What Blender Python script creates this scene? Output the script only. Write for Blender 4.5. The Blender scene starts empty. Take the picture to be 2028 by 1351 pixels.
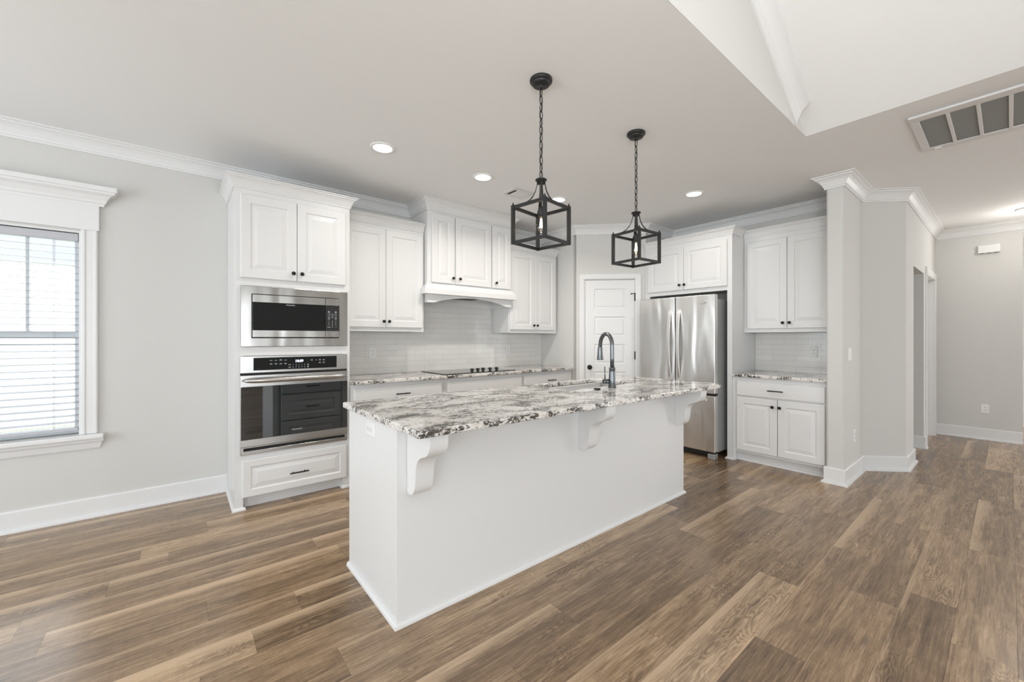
import bpy, bmesh, math, random
from mathutils import Vector, Matrix
R = random.Random(7)
sc = bpy.context.scene
COL = sc.collection
PI = math.pi

# ------------------------------------------------------------ camera
TH = .8859                       # heading, radians from +x
CAMH = 1.2834
cam = bpy.data.cameras.new('camera')
cam.sensor_width = 36.0
cam.lens = 805.5 / 2028 * 36
cam.shift_y = -4.95 / 2028
cam.clip_start = .02
co = bpy.data.objects.new('camera', cam); COL.objects.link(co)
co.location = (0, 0, CAMH)
co.rotation_euler = (PI/2, 0, TH - PI/2)
sc.camera = co

# ------------------------------------------------------------ world, lights, exposure
sc.view_settings.view_transform = 'Standard'
sc.view_settings.look = 'None'
sc.view_settings.exposure = 0.0
sc.view_settings.gamma = 1.0
sc.view_settings.use_curve_mapping = False
w = bpy.data.worlds.new('sky'); sc.world = w; w.use_nodes = True
w.node_tree.nodes['Background'].inputs[0].default_value = (.88, .945, 1.0, 1)
w.node_tree.nodes['Background'].inputs[1].default_value = 6.0

def area(name, loc, direction, sx, sy, power, color=(1, 1, 1), spread=PI):
    l = bpy.data.lights.new(name, 'AREA'); l.shape = 'RECTANGLE'
    l.size = sx; l.size_y = sy; l.energy = power; l.color = color; l.spread = spread
    o = bpy.data.objects.new(name, l); COL.objects.link(o)
    o.location = loc
    o.rotation_euler = Vector(direction).to_track_quat('-Z', 'Y').to_euler()
    return o

# sky light through the openings of the living and dining rooms (all behind the camera)
def portal(name, loc, direction, sx, sy):
    o = area(name, loc, direction, sx, sy, 1); o.data.cycles.is_portal = True
portal('portal_patio', (-.75, -5.49, 1.25), (0, 1, 0), 3.7, 2.2)
portal('portal_dining', (-3.19, 2.4, 1.35), (1, 0, 0), 2.4, 1.8)
portal('portal_side', (-3.19, -2.4, 1.35), (1, 0, 0), 3.2, 1.9)
area('entry_fill', (9.3, -2.6, 1.3), (-1, .25, 0), 1.6, 2.0, 70, (.97, .985, 1.0))  # unseen fill added to brighten the right side; no window there
# unseen fill lights, added to lift the ceiling and even out the room
area('vault_fill', (-.7, -1.5, 1.9), (-.25, -.05, 1), .8, .8, 31, (1.0, .99, .975), 2.5)  # added fill thrown up into the vault
area('dining_fill', (-2.3, 2.3, 1.5), (1, -.06, .35), .9, .9, 3, (1.0, .985, .96), 2.0)  # added fill skimming the kitchen ceiling towards the right-hand cabinets
area('kitchen_fill', (-.5, -.7, 1.75), (.90, .42, .75), .7, .7, 21, (1.0, .985, .96), 2.1)  # added fill aimed at the kitchen ceiling and its right side

# ------------------------------------------------------------ node helpers
def new_mat(name):
    m = bpy.data.materials.new(name); m.use_nodes = True
    return m, m.node_tree, m.node_tree.nodes['Principled BSDF']
def N(nt, typ, **kw):
    n = nt.nodes.new(typ)
    for k, v in kw.items(): setattr(n, k, v)
    return n
def L(nt, a, b): nt.links.new(a, b)
def ramp(nt, fac, stops, interp='LINEAR'):
    r = N(nt, 'ShaderNodeValToRGB'); r.color_ramp.interpolation = interp
    els = r.color_ramp.elements
    els.remove(els[1])
    els[0].position = stops[0][0]; els[0].color = (*stops[0][1], 1)
    for p, c in stops[1:]:
        e = els.new(p); e.color = (*c, 1)
    if fac is not None: L(nt, fac, r.inputs[0])
    return r
def math_node(nt, op, a, b=None, c=None, clamp=False):
    n = N(nt, 'ShaderNodeMath', operation=op); n.use_clamp = clamp
    for i, v in enumerate((a, b, c)):
        if v is None: continue
        if isinstance(v, (int, float)): n.inputs[i].default_value = v
        else: L(nt, v, n.inputs[i])
    return n.outputs[0]
def mix(nt, fac, a, b, blend='MIX'):
    n = N(nt, 'ShaderNodeMix', data_type='RGBA', blend_type=blend)
    for sock, v in ((n.inputs[0], fac), (n.inputs[6], a), (n.inputs[7], b)):
        if isinstance(v, (int, float)): sock.default_value = v
        elif isinstance(v, tuple): sock.default_value = (*v, 1)
        else: L(nt, v, sock)
    return n.outputs[2]
def noise(nt, vec, scale, detail=4, rough=.55, dist=0.0, w=None):
    n = N(nt, 'ShaderNodeTexNoise')
    n.inputs['Scale'].default_value = scale; n.inputs['Detail'].default_value = detail
    n.inputs['Roughness'].default_value = rough; n.inputs['Distortion'].default_value = dist
    if vec is not None: L(nt, vec, n.inputs['Vector'])
    return n
def mapping(nt, vec, scale=(1, 1, 1), loc=(0, 0, 0), rot=(0, 0, 0)):
    n = N(nt, 'ShaderNodeMapping')
    n.inputs['Scale'].default_value = scale; n.inputs['Location'].default_value = loc
    n.inputs['Rotation'].default_value = rot
    L(nt, vec, n.inputs['Vector']); return n.outputs[0]
def simple(name, color, rough=.5, metal=0.0, spec=.5, bump=None, **kw):
    m, nt, b = new_mat(name)
    b.inputs['Base Color'].default_value = (*color, 1)
    b.inputs['Roughness'].default_value = rough
    b.inputs['Metallic'].default_value = metal
    b.inputs['Specular IOR Level'].default_value = spec
    for k, v in kw.items(): b.inputs[k].default_value = v
    if bump:
        tc = N(nt, 'ShaderNodeTexCoord')
        n = noise(nt, tc.outputs['Object'], bump[0], 3)
        bp = N(nt, 'ShaderNodeBump'); bp.inputs['Strength'].default_value = bump[1]; bp.inputs['Distance'].default_value = bump[2]
        L(nt, n.outputs[0], bp.inputs['Height']); L(nt, bp.outputs[0], b.inputs['Normal'])
    return m

M = {}
M['wall'] = simple('greige_wall_paint', (.655, .645, .622), .7, spec=.25, bump=(160, .12, .002))
M['ceiling'] = simple('ceiling_paint', (.85, .85, .845), .8, spec=.2, bump=(120, .15, .002))
M['trim'] = simple('white_trim_paint', (.775, .773, .768), .35, spec=.4)
M['cabinet'] = simple('white_cabinet_paint', (.755, .753, .747), .33, spec=.45)
M['bronze'] = simple('dark_bronze', (.018, .016, .014), .38, metal=.6)
M['blackmetal'] = simple('matte_black_iron', (.022, .022, .021), .45, metal=.35, bump=(90, .2, .001))
M['faucet'] = simple('black_stainless', (.17, .18, .19), .25, metal=.9)
M['blackglass'] = simple('black_oven_glass', (.008, .010, .010), .04, spec=.38)
M['ovenglass'] = simple('dark_oven_door_glass', (.006, .010, .013), .03, spec=1.0, **{'IOR': 1.62})
M['cooktopglass'] = simple('black_ceramic_glass', (.010, .010, .010), .06, spec=.7)
M['black'] = simple('black_plastic', (.012, .012, .012), .45)
M['dark'] = simple('dark_gap', (.02, .02, .02), .8)
M['fridgeside'] = simple('grey_fridge_side', (.33, .335, .33), .42, metal=.2, bump=(300, .15, .001))
M['plate'] = simple('white_plastic_plate', (.82, .82, .81), .35)
M['slot'] = simple('outlet_slot', (.06, .06, .06), .6)
M['mark'] = simple('pale_control_print', (.42, .44, .45), .5)
M['blind'] = simple('white_blind_vinyl', (.50, .50, .53), .4)
M['vinyl'] = simple('white_window_vinyl', (.72, .76, .78), .4)
M['vent'] = simple('white_vent_metal', (.72, .71, .70), .45)
M['filter'] = simple('grey_filter_media', (.27, .275, .27), .9, bump=(260, .4, .002))
M['siding'] = simple('white_siding', (.85, .85, .85), .8)
M['shingle'] = simple('grey_shingles', (.165, .168, .172), .9, bump=(30, .5, .01))
def glass(name, rough=0.0):
    m, nt, b = new_mat(name)
    nt.nodes.remove(b)
    out = nt.nodes['Material Output']
    tr = N(nt, 'ShaderNodeBsdfTransparent'); gl = N(nt, 'ShaderNodeBsdfGlossy'); gl.inputs['Roughness'].default_value = rough
    fr = N(nt, 'ShaderNodeFresnel'); fr.inputs[0].default_value = 1.45
    mx = N(nt, 'ShaderNodeMixShader')
    L(nt, fr.outputs[0], mx.inputs[0]); L(nt, tr.outputs[0], mx.inputs[1]); L(nt, gl.outputs[0], mx.inputs[2]); L(nt, mx.outputs[0], out.inputs[0])
    return m
M['glass'] = glass('clear_window_glass')
M['bulbglass'] = glass('clear_bulb_glass')
def emit(name, color, s):
    m, nt, b = new_mat(name)
    b.inputs['Base Color'].default_value = (*color, 1)
    b.inputs['Emission Color'].default_value = (*color, 1); b.inputs['Emission Strength'].default_value = s
    return m
M['led'] = emit('led_diffuser', (1.0, .97, .92), 12)
M['filament'] = emit('warm_filament', (1.0, .72, .38), 30)
M['clock'] = emit('clock_digits', (.72, .76, 1.0), 2.2)

def stainless(name, wave=0.0, rough=.24, col=(.60, .585, .565), aniso=.6):
    m, nt, b = new_mat(name)
    b.inputs['Metallic'].default_value = 1
    tc = N(nt, 'ShaderNodeTexCoord')
    n = noise(nt, mapping(nt, tc.outputs['Object'], (5, 5, 1400)), 1.0, 2)       # fine horizontal brushing
    r = ramp(nt, n.outputs[0], [(0, tuple(c*.97 for c in col)), (1, tuple(min(1, c*1.03) for c in col))])
    L(nt, r.outputs[0], b.inputs['Base Color'])
    b.inputs['Roughness'].default_value = rough
    b.inputs['Anisotropic'].default_value = aniso
    tg = N(nt, 'ShaderNodeTangent'); tg.direction_type = 'RADIAL'; tg.axis = 'Z'
    L(nt, tg.outputs[0], b.inputs['Tangent'])
    if wave:
        wn = noise(nt, mapping(nt, tc.outputs['Object'], (3.4, 3.4, .8)), 1.6, 1, .4, .3)
        bp = N(nt, 'ShaderNodeBump'); bp.inputs['Strength'].default_value = 1; bp.inputs['Distance'].default_value = wave
        L(nt, wn.outputs[0], bp.inputs['Height']); L(nt, bp.outputs[0], b.inputs['Normal'])
    return m
M['steel'] = stainless('brushed_steel', .014, .22, (.46, .445, .425))
M['steelfridge'] = stainless('brushed_fridge_steel', .030, .28, (.66, .645, .625))
M['handle'] = simple('satin_steel_handle', (.66, .655, .645), .38, metal=.85)
M['steelsmooth'] = stainless('satin_steel', 0, .24, (.52, .51, .495))

def granite():
    m, nt, b = new_mat('speckled_granite')
    tc = N(nt, 'ShaderNodeTexCoord'); v = tc.outputs['Object']
    vm = mapping(nt, v, (.65, 1.35, 1.0), rot=(0, 0, .2))
    n1 = noise(nt, vm, 42, 6, .62, 1.5)
    n2 = noise(nt, mapping(nt, v, (.8, 1.2, 1), loc=(3, 1, 0)), 6.5, 3, .5, .6)
    n3 = noise(nt, mapping(nt, v, (1, 1, 1), loc=(7, 2, 5)), 95, 4, .6, .8)
    n4 = noise(nt, mapping(nt, v, (.7, 1.3, 1), loc=(1, 9, 4)), 15, 5, .6, 1.6)
    base = ramp(nt, n4.outputs[0], [(.30, (.52, .45, .38)), (.42, (.72, .685, .64)), (.58, (.80, .78, .75)), (.72, (.66, .65, .63))])
    s = math_node(nt, 'MULTIPLY_ADD', n2.outputs[0], .75, n1.outputs[0])
    s = math_node(nt, 'MULTIPLY_ADD', n3.outputs[0], .22, s)
    s = math_node(nt, 'SUBTRACT', s, .20)
    dk = ramp(nt, s, [(.815, (0, 0, 0)), (.865, (1, 1, 1))])
    gr = ramp(nt, s, [(.755, (0, 0, 0)), (.825, (1, 1, 1))])
    c = mix(nt, math_node(nt, 'MULTIPLY', gr.outputs[0], .6), base.outputs[0], (.33, .305, .28))
    c = mix(nt, math_node(nt, 'MULTIPLY', dk.outputs[0], .92), c, (.040, .035, .031))
    L(nt, c, b.inputs['Base Color'])
    b.inputs['Roughness'].default_value = .09; b.inputs['Specular IOR Level'].default_value = .5
    return m
M['granite'] = granite()

def tile(name, axis):
    m, nt, b = new_mat(name)
    tc = N(nt, 'ShaderNodeTexCoord'); sp = N(nt, 'ShaderNodeSeparateXYZ'); L(nt, tc.outputs['Object'], sp.inputs[0])
    cb = N(nt, 'ShaderNodeCombineXYZ'); L(nt, sp.outputs[axis], cb.inputs[0]); L(nt, sp.outputs[2], cb.inputs[1])
    br = N(nt, 'ShaderNodeTexBrick'); L(nt, mapping(nt, cb.outputs[0], loc=(0, -.917, 0)), br.inputs['Vector'])
    br.inputs['Color1'].default_value = (.77, .76, .735, 1); br.inputs['Color2'].default_value = (.735, .72, .695, 1)
    br.inputs['Mortar'].default_value = (.56, .55, .53, 1)
    br.inputs['Scale'].default_value = 1; br.inputs['Mortar Size'].default_value = .0013; br.inputs['Mortar Smooth'].default_value = .2
    br.inputs['Brick Width'].default_value = .225; br.inputs['Row Height'].default_value = .0605; br.offset = .5
    L(nt, br.outputs['Color'], b.inputs['Base Color'])
    bp = N(nt, 'ShaderNodeBump'); bp.inputs['Strength'].default_value = .5; bp.inputs['Distance'].default_value = .0012; bp.invert = True
    L(nt, br.outputs['Fac'], bp.inputs['Height']); L(nt, bp.outputs[0], b.inputs['Normal'])
    b.inputs['Roughness'].default_value = .12
    return m
M['tile_x'] = tile('glazed_subway_tile_long_wall', 0)
M['tile_y'] = tile('glazed_subway_tile_niche', 1)

def wood():
    m, nt, b = new_mat('vinyl_oak_planks')
    at = N(nt, 'ShaderNodeAttribute', attribute_name='plank'); rnd = N(nt, 'ShaderNodeSeparateColor'); L(nt, at.outputs['Color'], rnd.inputs[0])
    r1, r2, r3 = rnd.outputs[0], rnd.outputs[1], rnd.outputs[2]
    uvn = N(nt, 'ShaderNodeUVMap', uv_map='UVMap')
    sp = N(nt, 'ShaderNodeSeparateXYZ'); L(nt, uvn.outputs[0], sp.inputs[0])
    u, v = sp.outputs[0], sp.outputs[1]
    cb = N(nt, 'ShaderNodeCombineXYZ')
    L(nt, math_node(nt, 'MULTIPLY_ADD', r2, 37.0, u), cb.inputs[0]); L(nt, v, cb.inputs[1]); L(nt, math_node(nt, 'MULTIPLY', r3, 53.0), cb.inputs[2])
    P = cb.outputs[0]
    # cathedral rings: distance field in a stretched, warped space
    warp = noise(nt, mapping(nt, P, (1.1, 5.5, 1)), 1.0, 3, .55)
    fine = noise(nt, mapping(nt, P, (6, 130, 1)), 1.0, 4, .65)
    mott = noise(nt, mapping(nt, P, (5, 40, 1)), 1.0, 6, .7, .7)
    blot = noise(nt, mapping(nt, P, (1.6, 6, 1), loc=(4, 2, 0)), 1.0, 3, .5)
    ring = math_node(nt, 'SINE', math_node(nt, 'MULTIPLY_ADD', warp.outputs[0], 260.0, math_node(nt, 'MULTIPLY', fine.outputs[0], 4.0)))
    ring = math_node(nt, 'MULTIPLY_ADD', ring, .5, .5)
    saw = noise(nt, mapping(nt, P, (75, 9, 1), loc=(2, 7, 1)), 1.0, 3, .6)
    ringmask = ramp(nt, blot.outputs[0], [(.52, (0, 0, 0)), (.62, (1, 1, 1))])
    lane = noise(nt, mapping(nt, P, (.9, 13, 1), loc=(9, 5, 2)), 1.0, 3, .55, .4)
    tone = math_node(nt, 'MULTIPLY_ADD', r1, .34, math_node(nt, 'MULTIPLY', mott.outputs[0], .75))
    tone = math_node(nt, 'MULTIPLY_ADD', blot.outputs[0], .40, tone)
    tone = math_node(nt, 'MULTIPLY_ADD', math_node(nt, 'SUBTRACT', saw.outputs[0], .5), .13, tone)
    tone = math_node(nt, 'MULTIPLY_ADD', lane.outputs[0], .55, tone)
    tone = math_node(nt, 'MULTIPLY_ADD', math_node(nt, 'SUBTRACT', fine.outputs[0], .5), .75, tone)
    tone = math_node(nt, 'SUBTRACT', tone, math_node(nt, 'MULTIPLY', math_node(nt, 'MULTIPLY', ring, ringmask.outputs[0]), .22))
    base = ramp(nt, math_node(nt, 'MULTIPLY_ADD', tone, 1.35, -.80), [(.0, (.085, .051, .027)), (.36, (.190, .120, .065)), (.64, (.310, .203, .116)), (1.0, (.55, .39, .24))])
    # pale sapwood streak along one long edge
    edgew = math_node(nt, 'MULTIPLY_ADD', warp.outputs[0], .12, math_node(nt, 'MULTIPLY_ADD', r3, .06, -.035))
    alpha = N(nt, 'ShaderNodeAttribute', attribute_name='streak')
    st = math_node(nt, 'DIVIDE', math_node(nt, 'SUBTRACT', edgew, v), .055)
    st = math_node(nt, 'MULTIPLY_ADD', math_node(nt, 'SUBTRACT', fine.outputs[0], .5), 1.6, st, clamp=False)
    st = math_node(nt, 'MULTIPLY', math_node(nt, 'MAXIMUM', math_node(nt, 'MINIMUM', st, 1.0), 0.0), alpha.outputs['Fac'])
    c = mix(nt, math_node(nt, 'MULTIPLY', st, .88), base.outputs[0], (.58, .415, .265))
    # knots
    vor = N(nt, 'ShaderNodeTexVoronoi', feature='DISTANCE_TO_EDGE' if False else 'F1'); L(nt, mapping(nt, P, (1.3, 5.0, 1)), vor.inputs['Vector']); vor.inputs['Scale'].default_value = 1.0
    kn = ramp(nt, vor.outputs['Distance'], [(.02, (1, 1, 1)), (.09, (0, 0, 0))])
    c = mix(nt, math_node(nt, 'MULTIPLY', kn.outputs[0], .6), c, (.045, .03, .02))
    L(nt, c, b.inputs['Base Color'])
    L(nt, math_node(nt, 'MULTIPLY_ADD', mott.outputs[0], .12, .19), b.inputs['Roughness'])
    b.inputs['Specular IOR Level'].default_value = .8
    bp = N(nt, 'ShaderNodeBump'); bp.inputs['Strength'].default_value = .25; bp.inputs['Distance'].default_value = .0012
    L(nt, fine.outputs[0], bp.inputs['Height']); L(nt, bp.outputs[0], b.inputs['Normal'])
    return m
M['floor'] = wood()
def grassmat():
    m, nt, b = new_mat('lawn_grass')
    tc = N(nt, 'ShaderNodeTexCoord'); n = noise(nt, tc.outputs['Object'], 9, 6)
    r = ramp(nt, n.outputs[0], [(.35, (.07, .13, .025)), (.65, (.17, .19, .07))]); L(nt, r.outputs[0], b.inputs['Base Color'])
    b.inputs['Roughness'].default_value = .9
    return m
M['lawn'] = grassmat()

# ------------------------------------------------------------ mesh builder
class MB:
    def __init__(s): s.v = []; s.f = []; s.sm = []
    def add(s, vs, fs, smooth=False):
        o = len(s.v); s.v += [tuple(p) for p in vs]
        for f in fs: s.f.append([i+o for i in f]); s.sm.append(smooth)
        return s
    def box(s, x0, x1, y0, y1, z0, z1):
        x0, x1 = sorted((x0, x1)); y0, y1 = sorted((y0, y1)); z0, z1 = sorted((z0, z1))
        vs = [(x, y, z) for z in (z0, z1) for y in (y0, y1) for x in (x0, x1)]
        return s.add(vs, [(0, 2, 3, 1), (4, 5, 7, 6), (0, 1, 5, 4), (2, 6, 7, 3), (0, 4, 6, 2), (1, 3, 7, 5)])
    def rings(s, loops, closed_ends=True, smooth=False):
        n = len(loops[0]); vs = [p for l in loops for p in l]; fs = []
        for k in range(len(loops)-1):
            for i in range(n):
                a, b_ = k*n+i, k*n+(i+1) % n
                fs.append((a, b_, b_+n, a+n))
        s.add(vs, fs, smooth)
        if closed_ends:
            s.add(loops[0], [tuple(range(n))[::-1]]); s.add(loops[-1], [tuple(range(n))])
        return s
    def prism(s, pts, a, b_, axis):          # polygon extruded along an axis; pts are the other two coordinates
        def mk(p, t): return {'x': (t, p[0], p[1]), 'y': (p[0], t, p[1]), 'z': (p[0], p[1], t)}[axis]
        return s.rings([[mk(p, a) for p in pts], [mk(p, b_) for p in pts]])
    def lathe(s, prof, origin, axis='z', n=20):  # prof = (radius, height along axis)
        ox, oy, oz = origin; loops = []
        for r, h in prof:
            l = []
            for i in range(n):
                t = 2*PI*i/n; c, d = max(r, 1e-5)*math.cos(t), max(r, 1e-5)*math.sin(t)
                l.append({'z': (ox+c, oy+d, oz+h), 'y': (ox+c, oy+h, oz+d), 'x': (ox+h, oy+c, oz+d)}[axis])
            loops.append(l)
        return s.rings(loops, True, True)
    def tube(s, path, r, n=10, closed=False, flat=None):
        P = [Vector(p) for p in path]; m = len(P); loops = []
        up = Vector((0, 0, 1)); prev = None
        for i, p in enumerate(P):
            if closed: t = P[(i+1) % m]-P[i-1]
            else: t = P[min(i+1, m-1)]-P[max(i-1, 0)]
            t.normalize()
            if prev is None:
                a = up if abs(t.dot(up)) < .9 else Vector((1, 0, 0))
                nx = t.cross(a).normalized()
            else:
                nx = (prev - t*prev.dot(t)).normalized()
            prev = nx; ny = t.cross(nx)
            rr = r[i] if isinstance(r, (list, tuple)) else r
            loops.append([p + nx*rr*math.cos(2*PI*k/n) + ny*rr*(flat or 1)*math.sin(2*PI*k/n) for k in range(n)])
        if closed: loops.append(loops[0])
        return s.rings(loops, not closed, True)
    def sweep(s, path, prof, closed=False):   # horizontal path, room on its right; prof = (distance into room, z)
        P = [Vector(p) for p in path]; m = len(P); loops = []
        def rn(a, b_): d = (b_-a).normalized(); return Vector((d.y, -d.x))
        for i in range(m):
            if closed: n1, n2 = rn(P[i-1], P[i]), rn(P[i], P[(i+1) % m])
            else:
                n1 = rn(P[i-1], P[i]) if i else rn(P[0], P[1])
                n2 = rn(P[i], P[i+1]) if i < m-1 else n1
            nn = (n1+n2); nn = nn/ (nn.length_squared/2) if nn.length > 1e-6 else n1
            loops.append([(P[i].x+nn.x*d, P[i].y+nn.y*d, z) for d, z in prof])
        if closed: loops.append(loops[0])
        return s.rings(loops, not closed)
    def build(s, name, mat, parent=None, bevel=None, label=None, fixn=True, seg=2):
        me = bpy.data.meshes.new(name); me.from_pydata(s.v, [], s.f); me.update()
        for p, q in zip(me.polygons, s.sm): p.use_smooth = q
        if fixn:
            bm = bmesh.new(); bm.from_mesh(me)
            bmesh.ops.remove_doubles(bm, verts=bm.verts, dist=1e-6)
            bmesh.ops.recalc_face_normals(bm, faces=bm.faces)
            bm.to_mesh(me); bm.free()
        if mat is not None: me.materials.append(M[mat] if isinstance(mat, str) else mat)
        o = bpy.data.objects.new(name, me); COL.objects.link(o)
        if parent: o.parent = parent
        if bevel:
            bv = o.modifiers.new('bevel', 'BEVEL'); bv.width = bevel; bv.segments = seg; bv.limit_method = 'ANGLE'; bv.angle_limit = .6
        if label: o['label'] = label
        return o

def thing(name, label, cat, loc=(0, 0, 0), rotz=0, group=None):
    o = bpy.data.objects.new(name, None); COL.objects.link(o)
    o.empty_display_size = .1
    o.location = loc; o.rotation_euler = (0, 0, rotz); o['label'] = label; o['category'] = cat
    if group: o['group'] = group
    return o
def tag(o, label, cat, group=None):
    o['label'] = label; o['category'] = cat
    if group: o['group'] = group
    return o
def struct(o): o['kind'] = 'structure'; return o
def copy_tree(o, parent=None):
    c = o.copy(); COL.objects.link(c)
    if parent: c.parent = parent
    for ch in list(o.children): copy_tree(ch, c)
    return c

def text_mesh(name, s, size, mat, parent, at, rot, bold=.0):
    cu = bpy.data.curves.new(name, 'FONT'); cu.body = s; cu.size = size; cu.align_x = 'CENTER'; cu.align_y = 'CENTER'
    cu.extrude = .0004; cu.offset = bold; cu.resolution_u = 3
    t = bpy.data.objects.new(name+'_tmp', cu); COL.objects.link(t)
    bpy.context.view_layer.update()
    me = bpy.data.meshes.new_from_object(t.evaluated_get(bpy.context.evaluated_depsgraph_get()))
    bpy.data.objects.remove(t); me.name = name
    me.transform(Matrix.Translation(at) @ rot)
    me.materials.clear(); me.materials.append(M[mat])
    o = bpy.data.objects.new(name, me); COL.objects.link(o); o.parent = parent
    return o
FRONT = Matrix.Rotation(PI/2, 4, 'X')       # text standing up, read from -y

def rrect(x0, x1, y0, y1, r, inset=0, n=6):
    x0 += inset; x1 -= inset; y0 += inset; y1 -= inset; r = max(r-inset, .0008)
    out = []
    for cx, cy, a0 in ((x1-r, y1-r, 0), (x0+r, y1-r, PI/2), (x0+r, y0+r, PI), (x1-r, y0+r, 1.5*PI)):
        for k in range(n+1):
            t = a0+PI/2*k/n; out.append((cx+r*math.cos(t), cy+r*math.sin(t)))
    return out

# ------------------------------------------------------------ dimensions
HC = 2.7155                     # flat ceiling
YW = 4.18                       # long (window / cooktop) wall
XW = 5.16                       # fridge wall
XV, YV = 3.436, .915            # corner of the vaulted living room ceiling
SL = .5833                      # vault pitch
XL = -3.2                       # outer wall left of the camera
YB = -5.5                       # wall behind the camera

# ------------------------------------------------------------ floor (individual planks, one mesh)
def build_floor():
    PW, PL = .1785, 1.21
    known = {0: 2.52, 1: 4.07, 2: 2.65, 3: 1.92, 5: 1.59, 6: 2.215, 7: 1.39, 11: .245, 12: .447, 13: .10, 16: -.287}
    tones = {(11, .245): .10, (12, .447): .22, (16, -.287): .16, (13, .1): .30, (6, 2.215): .25, (7, 1.39): .22, (2, 2.65): .30}
    vs, fs, col, stk, uv = [], [], [], [], []
    rr = random.Random(21)
    def rect(x0, x1, y0, y1, flip, c, s, xs):
        o = len(vs); vs.extend([(x0, y0, 0), (x1, y0, 0), (x1, y1, 0), (x0, y1, 0)]); fs.append((o, o+1, o+2, o+3))
        col.append(c); stk.append(s)
        for x, y in ((x0, y0), (x1, y0), (x1, y1), (x0, y1)):
            uv.append((x-xs, (y1-y) if flip else (y-y0)))
    X0, X1 = -3.3, 10.2
    for k in range(-33, 25):
        y0 = -.02+PW*k; y1 = y0+PW
        off = known.get(k, rr.uniform(0, PL))
        a = off - math.ceil((off-X0)/PL)*PL
        streak_row = k
        while a < X1:
            key = [t for (kk, xx), t in tones.items() if kk == k and abs(xx-a) < .02]
            tone = key[0] if key else min(1, max(0, rr.gauss(.5, .26)))
            c = (tone, rr.random(), rr.random(), 1)
            s = rr.choice((0, 0, .35, .8, 1, 1))
            x0, x1 = max(a, X0), min(a+PL, X1)
            if x1 > x0: rect(x0+.0004, x1-.0004, y0+.0004, y1-.0004, True, c, s, a)
            a += PL
    me = bpy.data.meshes.new('floor'); me.from_pydata(vs, [], fs); me.update()
    ul = me.uv_layers.new(name='UVMap')
    for i, q in enumerate(uv): ul.data[i].uv = q
    me.attributes.new('plank', 'FLOAT_COLOR', 'FACE'); me.attributes.new('streak', 'FLOAT', 'FACE')
    me.attributes['plank'].data.foreach_set('color', [q for c in col for q in c])
    me.attributes['streak'].data.foreach_set('value', stk)
    me.materials.append(M['floor'])
    o = bpy.data.objects.new('floor', me); COL.objects.link(o); struct(o)
    sub = MB().box(-3.3, 10.2, -5.8, 4.32, -.16, -.0015).build('subfloor', 'dark'); struct(sub); sub.parent = o
build_floor()

# ------------------------------------------------------------ walls and ceiling
def wall(name, mb, mat='wall'): return struct(mb.build(name, mat))
WX0, WX1, WZ0, WZ1 = -1.322, -.543, .603, 2.045        # window opening
T = .14
mb = MB()
mb.box(XL, WX0, YW, YW+T, 0, HC); mb.box(WX1, 3.94+T, YW, YW+T, 0, HC)
mb.box(WX0, WX1, YW, YW+T, 0, WZ0); mb.box(WX0, WX1, YW, YW+T, WZ1, HC)
wall('wall_left', mb)
# pantry corner: side wall, 45 degree wall with the door, return to the fridge wall
PA, PB_, PC, PD = (3.94, YW), (3.94, 3.52), (4.555, 2.905), (XW, 2.905)
s2 = math.sqrt(.5)
def diag(t, d): return (PB_[0]+s2*t+s2*d, PB_[1]-s2*t+s2*d)     # point on the 45 degree wall, d = depth behind it
DT0, DT1, DZ = .100, .745, 2.045                                # door opening along the wall
DL = math.hypot(PC[0]-PB_[0], PC[1]-PB_[1])
mb = MB()
mb.box(3.94, 3.94+.115, PB_[1]+.05, YW, 0, HC)
def dprism(m, t0, t1, d0, d1, z0, z1):
    m.prism([diag(t0, d0), diag(t1, d0), diag(t1, d1), diag(t0, d1)], z0, z1, 'z')
dprism(mb, 0, DT0, 0, .115, 0, HC); dprism(mb, DT1, DL, 0, .115, 0, HC); dprism(mb, DT0, DT1, 0, .115, DZ, HC)
mb.box(4.60, XW, 2.905, 3.02, 0, HC)
wall('wall_corner', mb)
wall('wall_back', MB().box(XW, XW+T, 1.04, 3.1, 0, HC))
# right: stub beside the cabinet niche, jog, hall wall with openings, end wall
OX0, OX1, OZ = 5.915, 6.715, 2.04
HX0, HX1 = 6.90, 7.72
HY = .635
mb = MB()
def arc(cx, cy, r, a0, a1, n=6): return [(cx+r*math.cos(a0+(a1-a0)*k/n), cy+r*math.sin(a0+(a1-a0)*k/n)) for k in range(n+1)]
br_ = .020
mb.prism(arc(4.475+br_, YV+br_, br_, PI, 1.5*PI)+[(XW+.05, YV), (XW+.05, 1.04)]+arc(4.475+br_, 1.04-br_, br_, .5*PI, PI), 0, HC, 'z')
mb.prism([(5.165, YV), (5.445-.010, HY+.010), (5.445-.002, HY+.003), (5.445+.010, HY), (5.165+.36, HY+.0001), (5.165+.36, HY+.115), (5.21, 1.04), (5.1, 1.04)], 0, HC, 'z')
mb.box(5.50, OX0, HY, HY+.115, 0, HC); mb.box(OX0, OX1, HY, HY+.115, OZ, HC)
mb.box(OX1, HX0, HY, HY+.115, 0, HC); mb.box(HX0, HX1, HY, HY+.115, 2.06, HC); mb.box(HX1, 8.0, HY, HY+.115, 0, HC)
mb.box(OX1, OX1+.115, HY+.115, 2.2, 0, HC)           # wall running back inside the opening
mb.box(5.5, OX1, 2.2, 2.3, 0, HC)
wall('wall_right', mb)
mb = MB(); mb.box(7.92, 8.04, -.10, HY+.05, 0, HC); mb.box(9.5, 9.62, -4, .8, 0, HC)
wall('wall_far', mb)
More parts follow.
